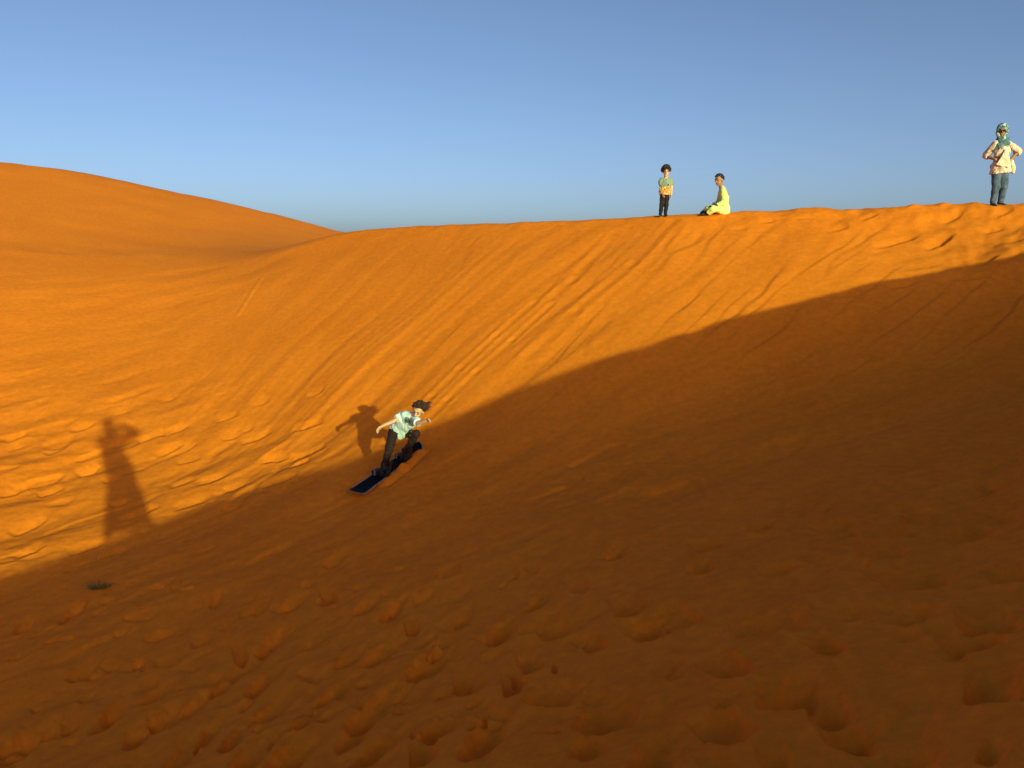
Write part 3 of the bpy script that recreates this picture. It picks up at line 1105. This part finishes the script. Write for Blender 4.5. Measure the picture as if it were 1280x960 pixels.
for a in 'rl':
    shoe(rider, B, J['a'+a], J['t'+a], 1.0, MAT['black_rubber'], 'boot', .03)
    sk = Geo().loft([J['a'+a] - B + (J['k'+a] - J['a'+a])*.16, J['a'+a] - B + (J['k'+a] - J['a'+a])*.34], [.050*K, .050*K])
    mesh_obj('sock', sk.v, sk.f, MAT['sock'], rider)

# ------------------------------------------------------------------ child standing on the crest
T0 = 17.0
B = np.array([.1885 * T0, 17.33, 0.0])
B[2] = ground(B[0], B[1]) - .01
m_ = .0170
def cp(px, py, y=0.0, ox=829.0, oy=269.5, sc_=None):
    s_ = sc_ or m_
    return B + np.array([(px - ox) * s_, y, (oy - py) * s_])
K = .70
J = arr(pelvis=cp(830.5, 240.5), chest=cp(831.3, 230), neck=cp(831.3, 223.8, -.005), head=cp(831, 214.6, -.025),
        sr=cp(825.6, 225.2), sl=cp(837.2, 225.2), er=cp(824.6, 234.5, .01), el=cp(838.6, 234.5, .01), wr=cp(826.3, 241.5, -.07), wl=cp(838.0, 242.5, -.05),
        hr=cp(827.9, 242.0), hl=cp(833.1, 242.0), kr=cp(826.9, 254.5, -.015), kl=cp(832.6, 254.5, -.015), ar=cp(825.6, 266.6), al=cp(831.9, 266.6),
        tr=cp(825.0, 268.6, -.11), tl=cp(832.2, 268.6, -.11))
kid = thing('person', 'child with curly dark hair standing on the crest, arms hanging', 'person', B)
fdir, udir = unit((-.08, -1, -.16)), unit((0, -.12, 1))
g, (hf, hu, hr_) = body_geo(J, K, .93, fdir, udir, curl=.35, palms={'l': (-1, 0, 0), 'r': (1, 0, 0)})
bd = fuse('body', g, MAT['skin'], kid, .006, 3, origin=B)
face_bits(bd, B, J['head'], hf, hu, hr_, .93)
hg = Geo()
tufts(hg, J['head'], hf, hu, .93, 230, 1.15, .45, .026, .05, 9)
fuse('hair', hg, MAT['dark_hair'], kid, .005, 1, .004, 70, 14, origin=B)
sg = Geo()
torso(sg, J, K, 1.14, hem=1.05)
sleeves(sg, J, K, .62, .072, .074)
loc = lambda p: np.array(p) - B
zsp = (269.5 - 233.5) * m_
def tee_cols(nt, tc, c):
    lower = blotches(nt, tc, c, .01, (.50, .20, .04), -.2, -.1)
    lower = blotches(nt, tc, lower, 24, (.72, .50, .22), .52, .62)
    lower = blotches(nt, tc, lower, 30, (.25, .09, .03), .58, .68, off=3.0)
    o = above(nt, tc, lower, c, zsp, .012)
    return spot(nt, tc, o, loc(cp(833.5, 231.5, -.09)), .022, (.04, .05, .04), .5, 60)
tee = cloth_print('two_tone_shirt', (.24, .27, .19), tee_cols)
fuse('t_shirt', sg, tee, kid, .007, 2, .009, 14, 16, origin=B)
fuse('trousers', trousers_geo(J, K, (.084, .070, .050), .98), MAT['black_cloth'], kid, .007, 2, .007, 16, 18, origin=B)
for a in 'rl':
    shoe(kid, B, J['a'+a], J['t'+a], .72, MAT['black_rubber'])

# ------------------------------------------------------------------ boy sitting on the crest
m_ = .0166
B = np.array([(896 - 640) / F * 16.6, 16.93, 0.0])
B[2] = ground(B[0], B[1]) - .02
cs = lambda px, py, y=0.0: cp(px, py, y, 896.0, 264.0, m_)
K = .80
J = arr(pelvis=cs(904.5, 258), chest=cs(903.5, 244), neck=cs(900.4, 231.8, -.01), head=cs(896.6, 222.2, -.03),
        sr=cs(900.3, 234.6, -.125), sl=cs(903.5, 234.2, .13), er=cs(901, 249, -.20), el=cs(900, 249, .17), wr=cs(892.3, 254.0, -.16), wl=cs(891.5, 252.5, .08),
        hr=cs(902, 259.5, -.085), hl=cs(902, 259.5, .085), kr=cs(886.2, 257.2, -.17), kl=cs(885.2, 256.4, .11), ar=cs(880.6, 262.6, -.06), al=cs(879.3, 262.6, .15),
        tr=cs(875.8, 264.2, -.10), tl=cs(874.8, 264.2, .13))
J['hdr'] = np.array((-1, -.1, -.5))
boy = thing('person', 'boy in yellow-green tunic sitting on the crest, facing left', 'person', B)
fdir, udir = unit((-.86, -.55, -.22)), unit((-.15, 0, 1))
g, (hf, hu, hr_) = body_geo(J, K, 1.02, fdir, udir, curl=.6, palms={'l': (0, 0, -1), 'r': (0, 0, -1)})
bd = fuse('body', g, MAT['brown_skin'], boy, .006, 3, origin=B)
face_bits(bd, B, J['head'], hf, hu, hr_, 1.02)
hg = Geo()
tufts(hg, J['head'], hf, hu, 1.02, 150, .96, .55, .018, .3, 21)
fuse('hair', hg, MAT['dark_hair'], boy, .0065, 2, .003, 60, 24, origin=B)
tg = Geo()
torso(tg, J, K, 1.20, hem=1.12, flat=(True, True))
sleeves(tg, J, K, 1.86, .080, .074)
for a in 'rl':                                   # skirt of the tunic over the thighs
    tg.loft([J['h'+a] + (J['h'+a]-J['k'+a])*.15, J['h'+a]*.5 + J['k'+a]*.5, J['h'+a]*.08 + J['k'+a]*.92 - np.array((0, 0, .01))],
            [(.115*K, .105*K), (.110*K, .095*K), (.100*K, .082*K)], (0, 1, 0), (True, False))
tg.loft([J['pelvis'] - np.array((0, 0, .02)), (J['kr'] + J['kl'])*.38 + J['pelvis']*.24 - np.array((0, 0, .03))], [(.16*K, .09*K), (.17*K, .07*K)], (0, 1, 0), (True, True))
for a in 'rl':
    tg.loft([J['k'+a] + np.array((.03, 0, -.01)), J['k'+a]*.30 + J['a'+a]*.70 + np.array((.035, 0, .0))], [(.100*K, .098*K), (.110*K, .095*K)], (0, 1, 0), (True, False))
yel = plain('yellow_cloth', (.54, .60, .16), (.70, .74, .27), .85, 9, .25, 260)
fuse('tunic', tg, yel, boy, .008, 3, .009, 11, 26, origin=B)
fuse('trousers', trousers_geo(J, K, (.080, .066, .055), .92, .95), MAT['black_cloth'], boy, .008, 3, .004, 18, 28, origin=B)
for a in 'rl':
    shoe(boy, B, J['a'+a], J['t'+a], .80, MAT['black_rubber'])

# ------------------------------------------------------------------ woman standing at the right end of the crest
m_ = .0151
B = np.array([(1247 - 640) / F * 15.0, 15.36, 0.0])
B[2] = ground(B[0], B[1]) - .045
cw = lambda px, py, y=0.0: cp(px, py, y, 1247.0, 251.5, m_)
K = .93
J = arr(pelvis=cw(1247.3, 202.5), chest=cw(1246.3, 185.5, -.02), neck=cw(1245.0, 172.5, 0), head=cw(1243.2, 160.2, -.035),
        sr=cw(1235.8, 177.0, -.03), sl=cw(1256.0, 175.5, .05), er=cw(1230.8, 189.0, .10), el=cw(1273.0, 183.0, .14), wr=cw(1236.0, 195.0, -.09), wl=cw(1258.5, 195.5, .02),
        hr=cw(1241.8, 205.5), hl=cw(1252.3, 205.5, .02), kr=cw(1242.3, 227.5, -.03), kl=cw(1252.3, 227.5, -.02), ar=cw(1242.6, 247.0, .03), al=cw(1252.8, 246.5, .05),
        tr=cw(1240.0, 250.6, -.13), tl=cw(1254.5, 250.6, -.11))
J['hdl'] = np.array((-.55, -.5, -.5))
J['hdr'] = np.array((.8, -.35, -.3))
woman = thing('person', 'woman in teal headscarf, sunglasses and jeans standing hand on hip', 'person', B)
fdir, udir = unit((-.42, -.9, -.12)), unit((0, -.1, 1))
g, (hf, hu, hr_) = body_geo(J, K, .95, fdir, udir, curl=.5, palms={'l': (-.6, .6, -.4), 'r': (.2, .8, -.4)})
bd = fuse('body', g, MAT['brown_skin'], woman, .0065, 3, origin=B)
face_bits(bd, B, J['head'], hf, hu, hr_, .95, False)
H = J['head']
sc_ = .95
# headscarf: hood with the face left open, wrapped round the neck and over the chest
hd = Geo()
hd.ball(H + hu*.030 - hf*.022, (.097, .104, .106), hf, hu)
hd.ball(H - hu*.050 - hf*.035, (.092, .080, .095), hf, hu)
for k in (-1, 1):
    hd.loft([H + hu*.075 + hf*.050 + hr_*.045*k, H + hu*.02 + hf*.045 + hr_*.080*k, H - hu*.055 + hf*.045 + hr_*.074*k, H - hu*.115 + hf*.050 + hr_*.035*k],
            [.026, .024, .026, .030], hf, (True, True))
hd.loft([H + hu*.088 + hf*.062 - hr_*.05, H + hu*.096 + hf*.072, H + hu*.088 + hf*.062 + hr_*.05], [.022, .024, .022], hf, (True, True))
hd.loft([J['neck'] + np.array((0, 0, .075)), J['neck'] + np.array((0, -.01, .01)), J['neck'] + np.array((0, -.02, -.05))], [(.085, .085), (.105, .100), (.135, .110)], hr_, (True, True))
hd.loft([J['neck'] + np.array((.10, -.04, .03)), J['neck'] + np.array((.02, -.125, -.04)), J['neck'] + np.array((-.10, -.09, -.10)), J['neck'] + np.array((-.16, -.02, -.15))], [(.040, .03), (.05, .035), (.055, .03), (.05, .02)], (0, 0, 1), (True, True))
teal = cloth_print('teal_scarf', (.10, .17, .18), lambda nt, tc, c: blotches(nt, tc, blotches(nt, tc, c, 12, (.48, .56, .52), .54, .62, (1, 1, .6)), 14, (.03, .06, .07), .60, .68, off=4.0))
fuse('headscarf', hd, teal, woman, .007, 2, .007, 22, 31, origin=B)
sgx = Geo()
for k in (-1, 1):
    sgx.ball(H - B + hr_*.032*k + hf*.098 - hu*.004, (.029, .008, .024), hf, hu)
sgx.cap(H - B + hr_*.008 + hf*.102 + hu*.002, H - B - hr_*.008 + hf*.102 + hu*.002, .004, .004)
for k in (-1, 1):
    sgx.cap(H - B + hr_*.058*k + hf*.092 + hu*.006, H - B + hr_*.078*k + hf*.02 + hu*.004, .003, .003)
mesh_obj('sunglasses', sgx.v, sgx.f, MAT['lens'], woman)
bl = Geo()
torso(bl, J, K * .95, 1.12, hem=1.30, flat=(False, True))
up = unit(J['chest'] - J['pelvis'])
bl.loft([J['pelvis'] - up*.10 + np.array((.01, 0, -.02)), J['pelvis'] + up*.03], [(.215*K, .160*K), (.178*K, .130*K)], (1, 0, 0), (False, False), 18)
sleeves(bl, J, K, 1.30, .064, .070)
def blouse_cols(nt, tc, c):
    o = blotches(nt, tc, c, 13, (.50, .22, .20), .57, .66)
    o = blotches(nt, tc, o, 17, (.58, .38, .20), .58, .68, off=5.0)
    return blotches(nt, tc, o, 22, (.16, .10, .11), .63, .70, off=9.0)
blouse = cloth_print('printed_blouse', (.68, .52, .42), blouse_cols)
fuse('blouse', bl, blouse, woman, .008, 2, .014, 11, 33, origin=B)
# corner of a thin shawl tied over the blouse
sw = Geo()
sw.loft([cw(1246, 184, -.155), cw(1245, 193, -.165), cw(1244.5, 201, -.160), cw(1244, 203.5, -.155)], [(.03, .010), (.085, .012), (.14, .012), (.145, .010)], (1, 0, 0), (True, True))
sw.loft([cw(1256, 198, -.08), cw(1259, 204, -.08), cw(1260, 210, -.07)], [(.05, .05), (.045, .04), (.03, .03)], (1, 0, 0), (True, True))
shawl = cloth_print('shawl', (.70, .48, .32), lambda nt, tc, c: blotches(nt, tc, c, 16, (.78, .66, .50), .5, .62))
fuse('shawl', sw, shawl, woman, .008, 2, .008, 16, 35, origin=B)
fuse('jeans', trousers_geo(J, K, (.090, .074, .052), .97, 1.04), MAT['jeans'], woman, .008, 2, .008, 15, 37, origin=B)
for a in 'rl':
    shoe(woman, B, J['a'+a], J['t'+a], .85, MAT['black_rubber'])

# ------------------------------------------------------------------ the photographer, behind the lens, known by a shadow
fz1, fz2 = ground(-.10, -.40), ground(.33, -.02)
B = np.array([.08, -.30, fz1])
K = 1.0
J = arr(pelvis=(.08, -.28, -.72), chest=(.03, -.41, -.36), neck=(.01, -.43, -.11), head=(.0, -.41, .07),
        sr=(.19, -.41, -.18), sl=(-.16, -.43, -.19), er=(.39, -.20, -.11), el=(.04, -.20, -.38), wr=(.135, -.075, -.03), wl=(-.05, -.075, -.06),
        hr=(.17, -.24, -.76), hl=(-.01, -.31, -.76), kr=(.27, -.10, -1.16), kl=(-.07, -.34, -1.16), ar=(.33, -.06, fz2 + .09), al=(-.10, -.42, fz1 + .09),
        tr=(.37, .10, fz2 + .035), tl=(-.12, -.26, fz1 + .035))
J['hdr'] = np.array((-.45, .55, .35))
J['hdl'] = np.array((.45, .55, .35))
photog = thing('person', 'photographer in a knee-length robe whose long shadow falls on the sunlit slope', 'person', B)
fdir, udir = unit((0, 1, 0)), unit((0, 0, 1))
g, (hf, hu, hr_) = body_geo(J, K, 1.06, fdir, udir, curl=.6, palms={'l': (.8, -.3, 0), 'r': (-.8, -.3, 0)})
bd = fuse('body', g, MAT['brown_skin'], photog, .0075, 3, origin=B)
face_bits(bd, B, J['head'], hf, hu, hr_, 1.06)
hg = Geo()
tufts(hg, J['head'], hf, hu, 1.06, 90, 1.18, .5, .028, .2, 41)
fuse('hair', hg, MAT['dark_hair'], photog, .008, 2, .003, 60, 44, origin=B)
rg = Geo()
torso(rg, J, K, 1.15, flat=(False, True))
sleeves(rg, J, K, 1.85, .092, .085)
rg.loft([J['neck'] - np.array((0, 0, .08)), J['neck'] + np.array((0, .01, .09))], [.10, .075], None, (True, True))
rg.loft([J['er'] - np.array((.08, 0, .05)), J['chest'] + np.array((.10, .04, .10))], [.055, .10], None, (True, True))
rg.loft([J['chest'] - np.array((0, 0, .05)), J['pelvis'], (.10, -.26, -1.05), (.115, -.22, -1.48)], [(.19, .15), (.215, .19), (.24, .22), (.265, .23)], (1, .5, 0), (False, False), 20)
fuse('robe', rg, MAT['robe_dark'], photog, .011, 3, .010, 12, 46, origin=B)
fuse('trousers', trousers_geo(J, K, (.092, .074, .060), .96), MAT['robe_dark'], photog, .010, 3, .005, 18, 48, origin=B)
for a in 'rl':
    shoe(photog, B, J['a'+a], J['t'+a], .98, MAT['black_rubber'])

phone = thing('phone', 'black phone held up in both hands by the photographer', 'phone', (0, -.034, 0))


def rbox(name, c, h, r, mat, parent):
    bm = bmesh.new()
    bmesh.ops.create_cube(bm, size=1.0)
    bmesh.ops.scale(bm, vec=(2*h[0], 2*h[1], 2*h[2]), verts=bm.verts)
    bmesh.ops.bevel(bm, geom=list(bm.edges), offset=r, segments=3, affect='EDGES')
    bmesh.ops.translate(bm, vec=c, verts=bm.verts)
    me = bpy.data.meshes.new(name)
    bm.to_mesh(me)
    bm.free()
    me.materials.append(mat)
    o = bpy.data.objects.new(name, me)
    COL.objects.link(o)
    o.parent = parent
    return o


rbox('body', (.03, 0, -.01), (.078, .0042, .0375), .0035, MAT['black_rubber'], phone)
rbox('screen', (.03, -.0046, -.01), (.074, .0006, .0345), .0005, MAT['lens'], phone)
rbox('lens', (.0, .0050, .0), (.012, .0012, .012), .001, MAT['lens'], phone)

# ------------------------------------------------------------------ grass in the hollow
def grass(name, label, px, py, n, ln, lean, cols, w, seed):
    p = cast(px, py)
    p[2] = ground(p[0], p[1])
    r_ = random.Random(seed)
    v, f = [], []
    for i in range(n):
        a = r_.uniform(0, 2*math.pi)
        q = r_.uniform(0, .05 if n > 20 else .02)
        base = np.array((q*math.cos(a)*2.2, q*math.sin(a), -.01))
        dr = unit((math.cos(a)*lean*r_.uniform(.4, 1.3), math.sin(a)*lean*r_.uniform(.4, 1.3), 1))
        L_ = ln * r_.uniform(.5, 1.1)
        sd = unit(np.cross(dr, (r_.gauss(0, 1), r_.gauss(0, 1), .2)))
        up = np.array((0, 0, 1.0))
        b = len(v)
        for k in range(5):
            t = k / 4
            c = base + dr*L_*t - up*L_*.35*lean*t*t
            ww = w * (1 - .85*t)
            v += [c - sd*ww, c + sd*ww]
        for k in range(4):
            f.append((b + 2*k, b + 2*k + 1, b + 2*k + 3, b + 2*k + 2))
    o = mesh_obj(name, v, f, plain(name + '_blades', *cols, .8, 30), None, True)
    o.location = [float(c) for c in p]
    o['label'] = label
    o['category'] = 'grass'
    return o


grass('grass_tuft', 'small olive green grass tuft in the shaded sand below the photographer shadow', 124, 738, 190, .20, 1.1, ((.11, .11, .030), (.18, .165, .05)), .0022, 3)
grass('dry_grass_sprig', 'thin dry grass sprig in the sand just above the green tuft', 121, 697, 9, .20, .5, ((.40, .26, .08), (.48, .32, .11)), .0022, 8)
